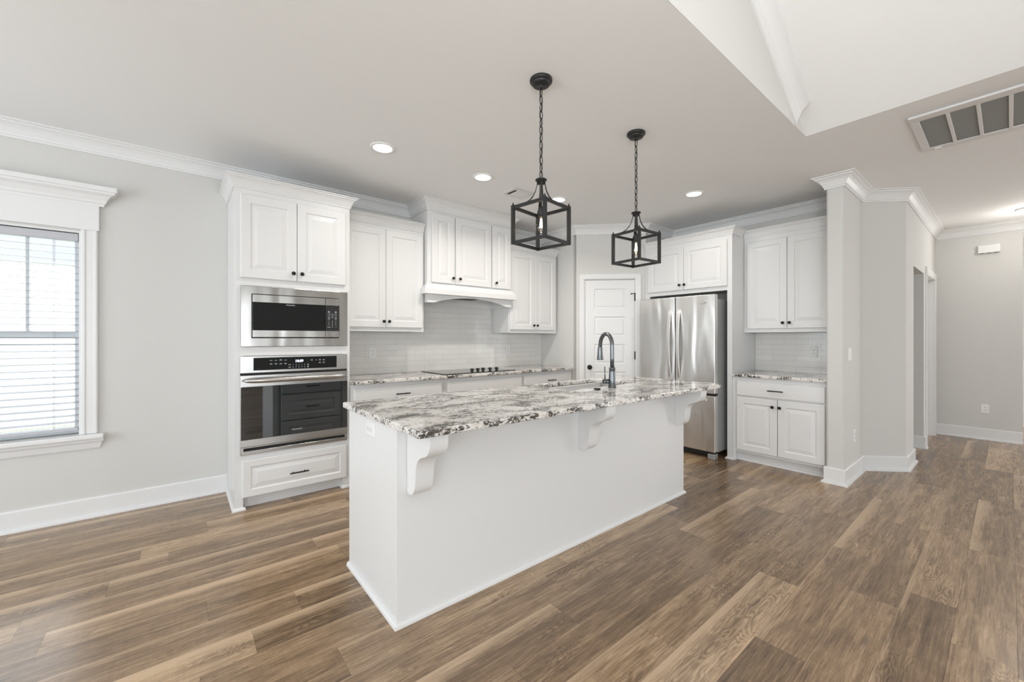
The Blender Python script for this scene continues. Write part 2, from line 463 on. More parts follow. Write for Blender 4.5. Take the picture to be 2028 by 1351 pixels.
# unseen shell behind the camera, with window openings
mb = MB()
mb.box(XL-T, XL, 3.6, YW+T, 0, HC); mb.box(XL-T, XL, -.8, 1.2, 0, HC); mb.box(XL-T, XL, YB, -4.0, 0, HC)
mb.box(XL-T, XL, 1.2, 3.6, 0, .45); mb.box(XL-T, XL, 1.2, 3.6, 2.25, HC)
mb.box(XL-T, XL, -4.0, -.8, 0, .4); mb.box(XL-T, XL, -4.0, -.8, 2.3, HC)
wall('wall_west', mb)
mb = MB()
mb.box(XL, -2.6, YB-T, YB, 0, 4.8); mb.box(1.1, 10, YB-T, YB, 0, 4.8); mb.box(-2.6, 1.1, YB-T, YB, 2.35, 4.8); mb.box(-2.6, 1.1, YB-T, YB, 0, .15)
wall('wall_front', mb)
XR = (XV+XL)/2; ZR = HC+SL*(XV-XR)
mb = MB()
mb.box(XL-T, 10, YV+.002, YW+T, HC, HC+.10)
mb.box(XV, 10, YB-T, YV+.002, HC, HC+.10)
mb.prism([(XV, HC), (XR, ZR), (XR, ZR+.1), (XV, HC+.1)], YB-T, YV, 'y')
mb.prism([(XL-T, HC-SL*T), (XR, ZR), (XR, ZR+.1), (XL-T, HC+.1)], YB-T, YV, 'y')
struct(mb.build('ceiling', 'ceiling'))
mb = MB().prism([(XL-T, HC), (XV, HC), (XR, ZR+.06), (XL-T, HC+.06)], YV, YV+.0019, 'y').prism([(XL-T, HC+.101), (XV-.16, HC+.101), (XR, ZR+.06)], YV+.002, YV+.1, 'y')
wall('wall_gable', mb)

# ------------------------------------------------------------ mouldings
def crown_prof(p, h, top):
    q = [(0, h), (.13, h), (.13, .86), (.20, .82), (.22, .74), (.30, .62), (.42, .44), (.58, .30), (.74, .22), (.80, .20), (.80, .12), (.90, .10), (1.0, .07), (1.0, 0), (0, 0)]
    return [(a*p, top-(b_*h if i else h)) if i > 1 else (a*p, top-h) for i, (a, b_) in enumerate(q)]
CP = crown_prof(.092, .105, HC)
tr = lambda name, mb, bev=None: struct(mb.build(name, 'trim', bevel=bev))
tr('trim_1', MB().sweep([(XL, YW), (1.966, YW)], CP))
tr('trim_2', MB().sweep([(3.082, YW), PA, PB_, PC, PD, (XW, 1.04)], CP))
tr('trim_3', MB().sweep([(4.56, 1.04), (4.475, 1.04), (4.475, YV), (5.165, YV), (5.445, HY), (7.92, HY), (7.92, -.10)], CP))
# crown climbing the vault on the gable wall, cut plumb at its foot
u = Vector((-1, 0, SL)).normalized(); nd = Vector((-SL, 0, -1)).normalized()
l0, l1 = [], []
for d, z in crown_prof(.085, .108, 0):
    base = Vector((XV, YV-d, HC)) + nd*(-z)
    for lst, xt in ((l0, 3.21), (l1, XR+.05)):
        t = (xt-base.x)/u.x; lst.append(base+u*t)
tr('trim_4', MB().rings([l0, l1]))
BP = [(0, .142), (.010, .142), (.015, .132), (.015, .022), (.030, .018), (.032, .006), (.032, 0), (0, 0)]
struct(MB().sweep([(XL, YW), (.312, YW)], BP).build('baseboard_left', 'trim'))
struct(MB().sweep([(4.50, 1.04), (4.475, 1.04), (4.475, YV), (5.165, YV), (5.445, HY), (OX0, HY), (OX0, HY+.115)], BP).build('baseboard_right', 'trim'))
struct(MB().sweep([(OX1, 2.1), (OX1, HY), (6.775, HY)], BP).build('baseboard_hall', 'trim'))
struct(MB().sweep([(7.92, HY), (7.92, -.10)], BP).build('baseboard_far', 'trim'))

# ------------------------------------------------------------ window with blind
win = bpy.data.objects.new('window_1', None); COL.objects.link(win); win['kind'] = 'structure'
mb = MB()                                  # casing with reeded edges, frieze board
for a, b_ in ((WX1, -.458), (WX0-.085, WX0)):
    mb.box(a, b_, YW-.020, YW, WZ0, 2.057)
    mb.box(a+.005, a+.022, YW-.026, YW-.02, WZ0, 2.057); mb.box(b_-.022, b_-.004, YW-.026, YW-.02, WZ0, 2.057)
mb.build('casing', 'trim', win, bevel=.003)
MB().box(WX0-.093, -.450, YW-.024, YW, 2.057, 2.24).build('frieze_board', 'trim', win, bevel=.003)
cp2 = [(0, 2.235), (.026, 2.235), (.026, 2.252), (.034, 2.258), (.040, 2.275), (.060, 2.305), (.085, 2.32), (.088, 2.33), (.098, 2.335), (.098, 2.366), (0, 2.366)]
MB().sweep([(WX0-.093, YW), (WX0-.093, YW-.001), (-.450, YW-.001), (-.450, YW)], cp2).build('cornice', 'trim', win)
MB().box(WX0-.118, -.424, YW-.062, YW+.10, .568, WZ0-.001).build('stool', 'trim', win, bevel=.008, seg=3)
MB().sweep([(WX0-.085, YW), (WX0-.085, YW-.001), (-.458, YW-.001), (-.458, YW)], [(0, .492), (.008, .492), (.012, .50), (.020, .535), (.030, .548), (.030, .568), (0, .568)]).build('apron', 'trim', win)
mb = MB()
for x0, x1 in ((WX0, WX0+.012), (WX1-.012, WX1)): mb.box(x0, x1, YW+.001, YW+T-.001, WZ0, WZ1)
mb.box(WX0+.012, WX1-.012, YW+.001, YW+T-.001, WZ1-.012, WZ1)
mb.build('jamb', 'trim', win)
mb = MB()
ya, yb = YW+.075, YW+.125
for x0, x1 in ((WX0+.012, WX0+.042), (WX1-.042, WX1-.012)): mb.box(x0, x1, ya, yb, WZ0+.001, WZ1-.012)
mb.box(WX0+.042, WX1-.042, ya, yb, WZ1-.05, WZ1-.012); mb.box(WX0+.042, WX1-.042, ya, yb, WZ0+.001, .648)
mb.box(WX0+.042, WX1-.042, ya, yb, 1.288, 1.334)
mb.build('sash_frame', 'vinyl', win, bevel=.002)
for xm in (-.811, -1.054):
    MB().box(xm-.008, xm+.008, ya+.015, yb-.012, 1.334, WZ1-.05).build('muntin', 'vinyl', win)
MB().box(WX0+.042, WX1-.042, YW+.097, YW+.101, .648, WZ1-.05).build('pane', 'glass', win)

bl = thing('window_blind', 'white horizontal slat blind lowered open inside the window', 'blind', (0, 0, 0))
bx0, bx1 = WX0+.016, WX1-.016
MB().box(bx0, bx1, YW+.006, YW+.060, 1.975, 2.026).build('headrail', 'blind', bl, bevel=.003)
mb = MB(); nsl = 28
for i in range(nsl):
    z = .692+i*.0459; tilt = .15
    for sx, seg in ((0, 0),):
        pts = []
        for k in range(5):
            q = -.024+.048*k/4; pts.append((YW+.034+q, z+q*tilt+.0022*(1-(q/.024)**2)))
        pts = pts + [(a, b_-.0026) for a, b_ in pts[::-1]]
        mb.prism(pts, bx0, bx1, 'x')
s_ = mb.build('slats', 'blind', bl)
MB().box(bx0, bx1, YW+.012, YW+.056, .628, .650).build('bottom_rail', 'blind', bl, bevel=.003)
mb = MB()
for xc in (bx0+.12, (bx0+bx1)/2, bx1-.12):
    for dy in (.012, .056): mb.tube([(xc, YW+dy, .65), (xc, YW+dy, 1.976)], .0011, 5)
mb.build('ladder_cord', 'blind', bl)

# outdoors seen through the window
ho = thing('neighbouring_house', 'white sided house with grey roof beyond the window', 'house', (-3, 10, -.18))
MB().box(-8, 9, 0, 6, 0, 2.72).build('wall', 'siding', ho)
MB().prism([(-.03, 2.69), (3.2, 4.9), (6.6, 2.69)], -8.4, 9.4, 'x').build('roof', 'shingle', ho)
lawn = struct(MB().box(-14, 14, YW+T+.02, 20, -.4, -.18).build('lawn', 'lawn'))

# ------------------------------------------------------------ doors
d1 = bpy.data.objects.new('door_1', None); COL.objects.link(d1); d1['kind'] = 'structure'
d1.location = (PB_[0], PB_[1], 0); d1.rotation_euler = (0, 0, -PI/4)      # local x along the wall, +y behind it
def casing(x0, x1, z1, wd, y, parent, name='casing'):
    mb = MB()
    prof = [(0, 0), (0, -.010), (.012, -.016), (wd-.02, -.020), (wd-.004, -.020), (wd, -.014), (wd, 0)]
    def L3(f): return [f(a, b_) for a, b_ in prof]
    loops = [L3(lambda a, b_: (x0-a, y+b_, 0)), L3(lambda a, b_: (x0-a, y+b_, z1+a)), L3(lambda a, b_: (x1+a, y+b_, z1+a)), L3(lambda a, b_: (x1+a, y+b_, 0))]
    mb.rings(loops); return mb.build(name, 'trim', parent)
casing(DT0+.006, DT1-.006, DZ-.008, .068, 0, d1)
mb = MB(); mb.box(DT0, DT0+.012, .001, .114, 0, DZ); mb.box(DT1-.012, DT1, .001, .114, 0, DZ); mb.box(DT0+.012, DT1-.012, .001, .114, DZ-.012, DZ)
mb.build('jamb', 'trim', d1)
SX0, SX1 = DT0+.014, DT1-.014
def slab(parent, x0, x1, z0, z1, y0, th, panels, name='slab'):
    # front face split into strips around sunken panels
    mb = MB(); mb.box(x0, x1, y0+.0082, y0+th, z0, z1)
    px0, px1 = panels[0][0], panels[0][1]
    mb.box(x0, px0, y0, y0+.0082, z0, z1); mb.box(px1, x1, y0, y0+.0082, z0, z1)
    zz = z0
    for (a, b_, c, d) in sorted(panels, key=lambda q: q[2]):
        mb.box(px0, px1, y0, y0+.0082, zz, c); zz = d
    mb.box(px0, px1, y0, y0+.0082, zz, z1)
    for (a, b_, c, d) in panels:
        lp = [[(a+i, y, c+i), (b_-i, y, c+i), (b_-i, y, d-i), (a+i, y, d-i)] for i, y in ((.0, y0+.0004), (.008, y0+.0080), (.018, y0+.0080), (.034, y0+.003))]
        mb.rings(lp, False); mb.add(lp[-1], [(0, 1, 2, 3)])
    return mb.build(name, 'trim', parent, fixn=True)
pan = [(SX0+.115, SX1-.115, a, b_) for a, b_ in ((.16, .505), (.61, .862), (.962, 1.212), (1.312, 1.562), (1.668, 1.917))]
sl = slab(d1, SX0, SX1, .008, DZ-.016, .008, .035, pan)
mb = MB().lathe([(.030, .006), (.032, .002), (.030, -.004), (.012, -.007), (.010, -.026), (.024, -.034), (.027, -.046), (.022, -.056), (.008, -.060)], (SX0+.057, .008, .915), 'y', 22)
mb.build('knob', 'bronze', d1, label='round dark bronze door knob')
for z in (1.81, 1.07, .25):
    MB().box(SX1-.004, SX1+.010, -.004, .010, z-.046, z+.046).tube([(SX1+.003, -.006, z-.05), (SX1+.003, -.006, z+.05)], .0065, 8).build('hinge', 'bronze', d1)
MB().tube([(SX1+.003, -.008, 1.853), (SX1-.03, -.035, 1.848), (SX1-.045, -.040, 1.845)], .004, 8).lathe([(.003, 0), (.009, -.002), (.009, -.012), (.002, -.014)], (SX1-.047, -.034, 1.845), 'y', 10).build('door_stop', 'bronze', d1)
wall_cover = MB().box(-.1, 1.0, .6, .62, 0, HC).build('pantry_backing', 'wall', d1)

d2 = bpy.data.objects.new('door_2', None); COL.objects.link(d2); d2['kind'] = 'structure'
d2.location = (0, HY, 0)
casing(HX0+.006, HX1-.006, 2.05, .085, 0, d2)
mb = MB(); mb.box(HX0, HX0+.012, .001, .114, 0, 2.055); mb.box(HX1-.012, HX1, .001, .114, 0, 2.055); mb.box(HX0+.012, HX1-.012, .001, .114, 2.043, 2.055)
mb.build('jamb', 'trim', d2)
slab(d2, HX0+.014, HX1-.014, .008, 2.04, .055, .035, [(HX0+.13, HX1-.13, a, b_) for a, b_ in ((.2, .9), (1.0, 1.9))])
MB().lathe([(.032, 0), (.030, -.008), (.012, -.010), (.011, -.03), (.026, -.036), (.028, -.05), (.02, -.062), (.004, -.065)], (HX0+.075, .055, .94), 'y', 18).build('knob', 'bronze', d2, label='round dark bronze knob')

# ------------------------------------------------------------ cabinet parts (local frame: x to the right, front faces -y, y=0 is the face frame)
def panel_loops(x0, x1, z0, z1, y, t, wd):
    lv = [(0, y), (0, y-t+.005), (.0025, y-t+.0012), (.006, y-t), (wd, y-t), (wd+.003, y-t+.003), (wd+.007, y-t+.0075), (wd+.015, y-t+.0075), (wd+.043, y-t+.0015), (wd+.046, y-t+.001)]
    return [[(x0+i, q, z0+i), (x1-i, q, z0+i), (x1-i, q, z1-i), (x0+i, q, z1-i)] for i, q in lv]
def raised_door(name, par, x0, x1, z0, z1, t=.020, wd=.062, y=0.0):
    return MB().rings(panel_loops(x0, x1, z0, z1, y-.0008, t, wd)).build(name, 'cabinet', par)
def flat_front(name, par, x0, x1, z0, z1, t=.020, y=0.0):
    lv = [(0, y-.0008), (0, y-t+.006), (.004, y-t+.0015), (.012, y-t)]
    return MB().rings([[(x0+i, q, z0+i), (x1-i, q, z0+i), (x1-i, q, z1-i), (x0+i, q, z1-i)] for i, q in lv]).build(name, 'cabinet', par)
KNOB = [(.008, 0), (.0075, -.004), (.0055, -.008), (.0055, -.014), (.013, -.018), (.0155, -.023), (.0145, -.027), (.009, -.030), (.002, -.031)]
def knob(par, x, z, y=-.020):
    return MB().lathe(KNOB, (x, y, z), 'y', 16).build('knob', 'bronze', par, label='round dark bronze knob')
def pull(par, x, z, y=-.020, ln=.135):
    mb = MB().tube([(x-ln/2, y-.030, z), (x+ln/2, y-.030, z)], .0055, 10)
    for s in (-1, 1): mb.tube([(x+s*ln*.31, y, z), (x+s*ln*.31, y-.028, z)], .0042, 8)
    return mb.build('handle', 'bronze', par, label='slim dark bronze bar pull')
def cab_crown(par, x0, x1, d, zb, zt, p=.06, left=True, right=True, dr=None):
    prof = [(a, z) for a, z in crown_prof(p, zt-zb, zt)]
    path = []
    if left: path += [(x0, d)]
    path += [(x0, 0), (x1, 0)]
    if right: path += [(x1, dr or d)]
    return MB().sweep(path, prof).build('crown', 'cabinet', par)

# tall oven cabinet ------------------------------------------------
YT = 3.628
ct = thing('tall_oven_cabinet', 'tall white cabinet that holds the microwave and oven, right of the window', 'cabinet', (.313, YT, 0))
W_ = .829; D_ = YW-YT-.002
mb = MB()
mb.box(0, .022, .0, D_, 0, 2.42); mb.box(W_-.022, W_, .0, D_, 0, 2.42)
mb.box(.022, W_-.022, D_-.015, D_, .1, 2.42)
mb.box(.022, W_-.022, .0, D_-.015, 2.40, 2.42)
for a, b_ in ((.022, .060), (W_-.060, W_-.022)): mb.box(a, b_, 0, .02, .1, 2.40)
mb.box(.022, .054, 0, .06, 0, .1); mb.box(W_-.054, W_-.022, 0, .06, 0, .1)
for a, b_ in ((.09, .105), (.362, .409), (1.152, 1.220), (1.684, 1.745), (2.357, 2.40)): mb.box(.060, W_-.060, 0, .02, a, b_)
for z in (.10, .39, 1.19, 1.70): mb.box(.022, W_-.022, .02, D_-.015, z, z+.015)
mb.build('body', 'cabinet', ct)
MB().box(.054, W_-.054, .060, .075, 0, .10).build('toe_kick', 'cabinet', ct)
SHOE = [(0, .022), (.006, .021), (.014, .014), (.016, .006), (.016, 0), (0, 0)]
MB().sweep([(0, D_-.035), (0, 0), (.054, 0), (.054, .058)], SHOE).build('shoe_moulding', 'trim', ct)
MB().sweep([(W_-.054, .058), (W_-.054, 0), (W_, 0)], SHOE).build('shoe_moulding', 'trim', ct)
cab_crown(ct, 0, W_, D_, 2.408, 2.497, .06, dr=.160)
for x0, x1, kx in ((.035, .4135, .386), (.4165, .790, .447)):
    d = raised_door('door', ct, x0, x1, 1.739, 2.364)
    knob(d, kx, 1.799)
d = raised_door('drawer', ct, .047, .800, .093, .371, wd=.052); pull(d, .427, .219)

# microwave ---------------------------------------------------------
mw = thing('microwave', 'stainless steel microwave built into the tall cabinet above the oven', 'microwave', (.313, YT, 0))
x0, x1, z0, z1 = .036, .806, 1.2215, 1.6815
fx0, fx1, fz0, fz1 = .105, .737, 1.286, 1.622
def ring_frame(x0, x1, z0, z1, a0, a1, b0, b1, y0, y1):
    def rc(i, y, A): return [(A[0]+i, y, A[2]+i), (A[1]-i, y, A[2]+i), (A[1]-i, y, A[3]-i), (A[0]+i, y, A[3]-i)]
    O, I = (x0, x1, z0, z1), (a0, a1, b0, b1)
    lp = [rc(0, y1, O), rc(0, y0+.003, O), rc(.001, y0+.001, O), rc(.003, y0, O), rc(-.0008, y0, I), rc(0, y0+.0008, I), rc(0, y1, I)]
    lp.append(lp[0])
    return MB().rings(lp, False)
def frame(mb, x0, x1, z0, z1, a0, a1, b0, b1, y0, y1):
    mb.box(x0, a0, y0, y1, z0, z1); mb.box(a1, x1, y0, y1, z0, z1); mb.box(a0, a1, y0, y1, z0, b0); mb.box(a0, a1, y0, y1, b1, z1)
ring_frame(x0, x1, z0, z1, fx0, fx1, fz0, fz1, -.020, -.001).build('trim_frame', 'steel', mw)
MB().box(fx0+.001, fx1-.001, -.006, .38, fz0+.001, fz1-.001).build('cavity', 'black', mw)
dx1 = fx1-.112
door = MB().box(fx0+.005, dx1-.003, -.030, -.007, fz0+.008, fz1-.008).build('door', 'blackglass', mw, bevel=.002)
for a, b_ in ((1.559, fz1-.006), (fz0+.008, 1.346)): MB().box(fx0+.005, dx1-.003, -.0335, -.0305, a, b_).build('steel_band', 'steel', door, bevel=.001)
cpn = MB().box(dx1+.001, fx1-.005, -.030, -.007, fz0+.008, fz1-.008).build('control_panel', 'black', mw, bevel=.002)
for a, b_ in ((1.559, fz1-.006), (fz0+.008, 1.346)): MB().box(dx1+.001, fx1-.005, -.0335, -.0305, a, b_).build('steel_band', 'steel', cpn, bevel=.001)
text_mesh('brand_mark', 'FRIGIDAIRE', .0125, 'mark', door, Vector((.365, -.0308, 1.545)), FRONT, .0002)
cx = (dx1+fx1)/2-.002
def mkey(x, zs, wdt):
    mb = MB()
    for z, h in zs: mb.box(x-wdt/2, x+wdt/2, -.0308, -.0302, z-h/2, z+h/2)
    mb.build('key_legend', 'mark', cpn)
for c in (-.027, .027): MB().lathe([(.007, -.0308), (.007, -.0302)], (cx+c, 0, 1.505), 'y', 10).build('round_key', 'mark', cpn)
for z in (1.488, 1.474):
    for c in (-1, 0, 1): mkey(cx+c*.027, [(z, .003)], .020)
for z in (1.459, 1.447):
    for c in (-1, 0, 1):
        if z > 1.45 or c: mkey(cx+c*.027, [(z-.003, .0026), (z+.0025, .0026)], .014)
mkey(cx-.027, [(1.378, .004)], .024); mkey(cx+.027, [(1.3785, .001)], .018)
for i, ch in enumerate('1234567890'):
    r_, c = divmod(i, 3); xx = cx+(c-1)*.027 if i < 9 else cx
    text_mesh('key_digit', ch, .0125, 'mark', cpn, Vector((xx, -.0308, 1.428-.0155*r_)), FRONT, .0003)
text_mesh('button_word', 'open', .008, 'mark', cpn, Vector((cx, -.0338, 1.322)), FRONT)

# wall oven -----------------------------------------------------------
ov = thing('wall_oven', 'stainless steel wall oven with black glass door, below the microwave', 'oven', (.313, YT, 0))
x0, x1 = .034, .803
MB().box(x0+.03, x1-.04, .001, .50, .43, 1.14).build('cavity', 'black', ov)
pnl = MB().box(x0, x1, -.020, -.001, 1.022, 1.150).build('control_panel', 'steelsmooth', ov, bevel=.003)
MB().box(x0, x1, -.010, -.001, 1.008, 1.022).build('gap', 'dark', ov)
dsp = MB().box(x0+.083, x1-.087, -.0225, -.0195, 1.041, 1.137).build('display', 'blackglass', pnl, bevel=.001)
def okey(x, zs, wdt):
    mb = MB()
    for z, h in zs: mb.box(x-wdt/2, x+wdt/2, -.0232, -.0224, z-h/2, z+h/2)
    mb.build('key_legend', 'mark', pnl)
dx = x0+.083
for i in range(4):
    xx = dx+.115+.033*i
    okey(xx, [(1.1135, .003)] + ([(1.118, .0025)] if i == 2 else []), .017)
    okey(xx, [(1.089, .0025), (1.084, .0025)], .016)
for z in (1.076, 1.056): okey(dx+.243, [(z+.002, .0022), (z-.002, .0022)], .016)
for xx, z in ((.405, 1.108), (.466, 1.108), (.496, 1.107), (.466, 1.085), (.496, 1.085)): okey(dx+xx, [(z+.003, .0025), (z-.002, .0025)], .0155)
okey(dx+.437, [(1.108, .008)], .004)
for z in (1.073, 1.056): MB().lathe([(.0055, -.0232), (.0055, -.0224)], (dx+.376, 0, z), 'y', 10).build('round_key', 'mark', pnl)
for i, ch in enumerate('1234567890'):
    text_mesh('key_digit', ch, .0115, 'mark', pnl, Vector((dx+.268+.021*(i % 5), -.0232, 1.0745-.0185*(i//5))), FRONT, .0003)
text_mesh('clock_display', '10:59', .027, 'clock', pnl, Vector((dx+.312, -.0232, 1.1035)), FRONT, .0006)
od = MB().box(x0, x1, -.026, -.002, .471, 1.007).build('door', 'steelsmooth', ov, bevel=.003)
MB().box(x0+.003, x1-.003, -.0295, -.0255, .524, .921).build('glass', 'ovenglass', od, bevel=.001)
text_mesh('brand_mark', 'FRIGIDAIRE', .0145, 'mark', od, Vector((.412, -.0300, .562)), FRONT, .0002)
n = 24; pth = []; rad = []
for i in range(n+1):
    t = i/n; xx = x0+.010+(x1-x0-.020)*t
    b_ = 1-abs(2*t-1)**9
    pth.append((xx, -.030-.042*b_, .968)); rad.append(.0045+.0150*(b_**.6))
MB().tube(pth, rad, 14).build('handle', 'steelsmooth', od)
lo = ring_frame(x0, x1, .411, .470, x0+.020, x1-.020, .438, .461, -.020, -.001).build('lower_trim', 'steelsmooth', ov)
MB().box(x0+.020, x1-.020, -.006, -.001, .438, .461).build('vent_slot', 'dark', lo)

# wall cabinets -------------------------------------------------------
YU = 3.850
def wall_cabinet(label, X0, X1, loc, rot, doors, zb, zdoor0, zdoor1, zcb, zct, depth, knobs, left, right, group=None):
    t = thing('upper_cabinet', label, 'cabinet', loc, rot, group)
    wd = X1-X0
    mb = MB().box(0, wd, .001, depth, zb+.02, zcb+.02)
    mb.box(0, .018, 0, depth, zb, zb+.02); mb.box(wd-.018, wd, 0, depth, zb, zb+.02); mb.box(.018, wd-.018, 0, .02, zb, zb+.02)
    mb.build('body', 'cabinet', t)
    for (a, b_), kx in zip(doors, knobs):
        d = raised_door('door', t, a-X0, b_-X0, zdoor0, zdoor1); knob(d, kx-X0, zdoor0+.058)
    cab_crown(t, 0, wd, depth, zcb, zct, .055, left, right)
    return t
wall_cabinet('white two-door wall cabinet between the tall oven cabinet and the range hood', 1.144, 1.958, (1.144, YU, 0), 0,
             [(1.160, 1.548), (1.551, 1.938)], 1.353, 1.391, 2.345, 2.376, 2.460, YW-YU-.002, (1.523, 1.577), False, False)
wall_cabinet('white two-door wall cabinet between the range hood and the pantry corner', 3.090, 3.908, (3.090, YU, 0), 0,
             [(3.104, 3.498), (3.501, 3.872)], 1.353, 1.391, 2.345, 2.376, 2.460, YW-YU-.002, (3.478, 3.538), False, True)

# range hood ------------------------------------------------------------
YH = 3.785
hd = thing('range_hood', 'white cabinet range hood with three doors and an arched valance, above the cooktop', 'range hood', (1.968, YH, 0))
W_ = 1.112; D_ = YW-YH-.002
mb = MB(); mb.box(0, W_, .001, D_, 1.745, HC-.003)
mb.box(0, .02, 0, D_, 1.657, 1.745); mb.box(W_-.02, W_, 0, D_, 1.657, 1.745)
mb.build('body', 'cabinet', hd)
for a, b_, kx in ((2.013, 2.283, 2.258), (2.300, 2.772, 2.343), (2.786, 3.058, 2.833)):
    d = raised_door('door', hd, a-1.968, b_-1.968, 1.866, 2.580, wd=.066); knob(d, kx-1.968, 1.925)
MB().sweep([(0, .040), (0, 0), (W_, 0), (W_, .040)], [(0, 1.742), (.049, 1.742), (.051, 1.744), (.051, 1.796), (.049, 1.798), (.034, 1.800), (.034, 1.816), (.030, 1.821), (.020, 1.829), (.012, 1.839), (.008, 1.852), (0, 1.852)]).build('mantel_shelf', 'cabinet', hd)
pts = [(.02, 1.743), (.02, 1.657), (.065, 1.657)]
for i in range(25):
    t = i/24; xx = .085+(W_-.17)*t; pts.append((xx, 1.660+.066*math.sin(PI*t)**.8))
pts += [(W_-.065, 1.657), (W_-.02, 1.657), (W_-.02, 1.743)]
MB().prism(pts, .0005, .019, 'y').build('arched_valance', 'cabinet', hd)
cab = MB().sweep([(0, D_), (0, 0), (W_, 0), (W_, D_)], crown_prof(.085, .108, HC-.001)).build('crown', 'cabinet', hd)
MB().box(.02, W_-.02, D_-.010, D_, 1.6675, 1.745).build('rear_panel', 'cabinet', hd)
MB().box(.36, W_-.36, .05, D_-.09, 1.736, 1.7445).build('vent_insert', 'black', hd, label='dark vent insert under the hood')

# base cabinets along the long wall ------------------------------------
YB0 = 3.595
def base_cabinet(label, loc, rot, wd, depth, drawers, doors, toe=(True, True), pulls=(), z_top=.883, group=None, knobs=()):
    t = thing('base_cabinet', label, 'cabinet', loc, rot, group)
    mb = MB().box(0, wd, .001, depth, .10, z_top).box(0, wd, .065, depth, 0, .10)
    if toe[0]: mb.box(0, .03, .001, .065, 0, .1)
    if toe[1]: mb.box(wd-.03, wd, .001, .065, 0, .1)
    mb.build('body', 'cabinet', t)
    MB().sweep([(.03 if toe[0] else 0, .065), (wd-.03 if toe[1] else wd, .065)], SHOE).build('shoe_moulding', 'trim', t)
    for (a, b_, c, e), px in zip(drawers, pulls):
        d = flat_front('drawer', t, a, b_, c, e)
        if px: pull(d, px, (c+e)/2)
    for (a, b_, c, e), kx in zip(doors, knobs):
        d = raised_door('door', t, a, b_, c, e)
        if kx: knob(d, kx, e-.07)
    return t
dd = YW-YB0-.002
base_cabinet('white base cabinet next to the tall oven cabinet, bar pull on its drawer', (1.143, YB0, 0), 0, .910, dd,
             [(.022, .880, .70, .848)], [(.022, .449, .125, .685), (.453, .880, .125, .685)], (False, False), (.458,), knobs=(.42, .48))
base_cabinet('white base cabinet below the cooktop, plain front without a pull', (2.055, YB0, 0), 0, 1.030, dd,
             [(.033, 1.018, .70, .843)], [(.033, .524, .125, .685), (.528, 1.018, .125, .685)], (False, False), (None,), knobs=(.49, .56))
base_cabinet('white base cabinet in the corner by the pantry door, bar pull on its drawer', (3.087, YB0, 0), 0, .850, dd,
             [(.018, .832, .70, .848)], [(.018, .423, .125, .685), (.427, .832, .125, .685)], (False, False), (.447,), knobs=(.39, .46))

def slab_top(name, x0, x1, y0, y1, zt, th, r, hole=None, hr=.05):
    bm = bmesh.new()
    prof = [(.004, zt-th), (.0005, zt-th+.003), (0, zt-th+.006), (0, zt-.007), (.0012, zt-.003), (.004, zt-.0008), (.007, zt)]
    prev = None; first = None
    def ring(pts, z): return [bm.verts.new((a, b_, z)) for a, b_ in pts]
    loops = [ring(rrect(x0, x1, y0, y1, r, i), z) for i, z in prof]
    for A, B in zip(loops, loops[1:]):
        for i in range(len(A)): bm.faces.new((A[i], A[(i+1) % len(A)], B[(i+1) % len(A)], B[i]))
    if hole:
        hp = [(-.004, zt-th), (0, zt-th+.003), (0, zt-.004), (-.004, zt)]
        hl = [ring(rrect(*hole, hr, i), z) for i, z in hp]
        for A, B in zip(hl, hl[1:]):
            for i in range(len(A)): bm.faces.new((A[(i+1) % len(A)], A[i], B[i], B[(i+1) % len(A)]))
        for O, I in ((loops[0], hl[0]), (loops[-1], hl[-1])):
            ed = []
            for lp in (O, I):
                for i in range(len(lp)):
                    e = bm.edges.get((lp[i], lp[(i+1) % len(lp)])); ed.append(e)
            bmesh.ops.triangle_fill(bm, use_beauty=True, use_dissolve=False, edges=ed)
    else:
        bm.faces.new(loops[0][::-1]); bm.faces.new(loops[-1])
    bmesh.ops.recalc_face_normals(bm, faces=bm.faces)
    me = bpy.data.meshes.new(name); bm.to_mesh(me); bm.free(); me.materials.append(M['granite'])
    o = bpy.data.objects.new(name, me); COL.objects.link(o); return o
c1 = slab_top('granite_countertop', 1.144, 3.939, 3.553, YW-.011, .914, .030, .004)
tag(c1, 'long granite countertop along the wall under the range hood', 'countertop')

# backsplash tile
bs = MB().box(1.144, 3.939, YW-.010, YW-.0005, .9142, 1.352).box(1.990, 3.058, YW-.010, YW-.0005, 1.352, 1.667).build('tile_backsplash', 'tile_x')
tag(bs, 'glossy off-white subway tile backsplash behind the cooktop', 'backsplash')
bs2 = MB().box(XW-.010, XW-.0005, 1.042, 1.863, .9142, 1.352).build('tile_backsplash', 'tile_y')
tag(bs2, 'glossy off-white subway tile backsplash in the niche right of the refrigerator', 'backsplash')

# cooktop
ck = thing('cooktop', 'black glass electric cooktop set in the long countertop', 'cooktop', (0, 0, .914))
MB().rings([[(a, b_, z) for a, b_ in rrect(2.075, 3.005, 3.615, 4.125, .012, i)] for i, z in ((.0, .0005), (0, .005), (.003, .0075))]).build('glass_top', 'cooktopglass', ck)
MB().rings([[(a, b_, z) for a, b_ in rrect(2.068, 3.012, 3.608, 4.132, .015, i)] for i, z in ((0, .0003), (.001, .004))]).build('rim', 'black', ck)
for i in range(5):
    xx, yy = 2.455+.083*i, 3.690+(.030 if i in (2,) else .012 if i in (1, 3) else 0)
    mb = MB().lathe([(.020, .0078), (.020, .011), (.010, .013), (.010, .020), (.021, .022), (.0235, .027), (.022, .034), (.004, .036)], (xx, yy, 0), 'z', 18)
    mb.box(xx-.004, xx+.004, yy-.022, yy+.022, .034, .044)
    mb.build('control_knob', 'black', ck)

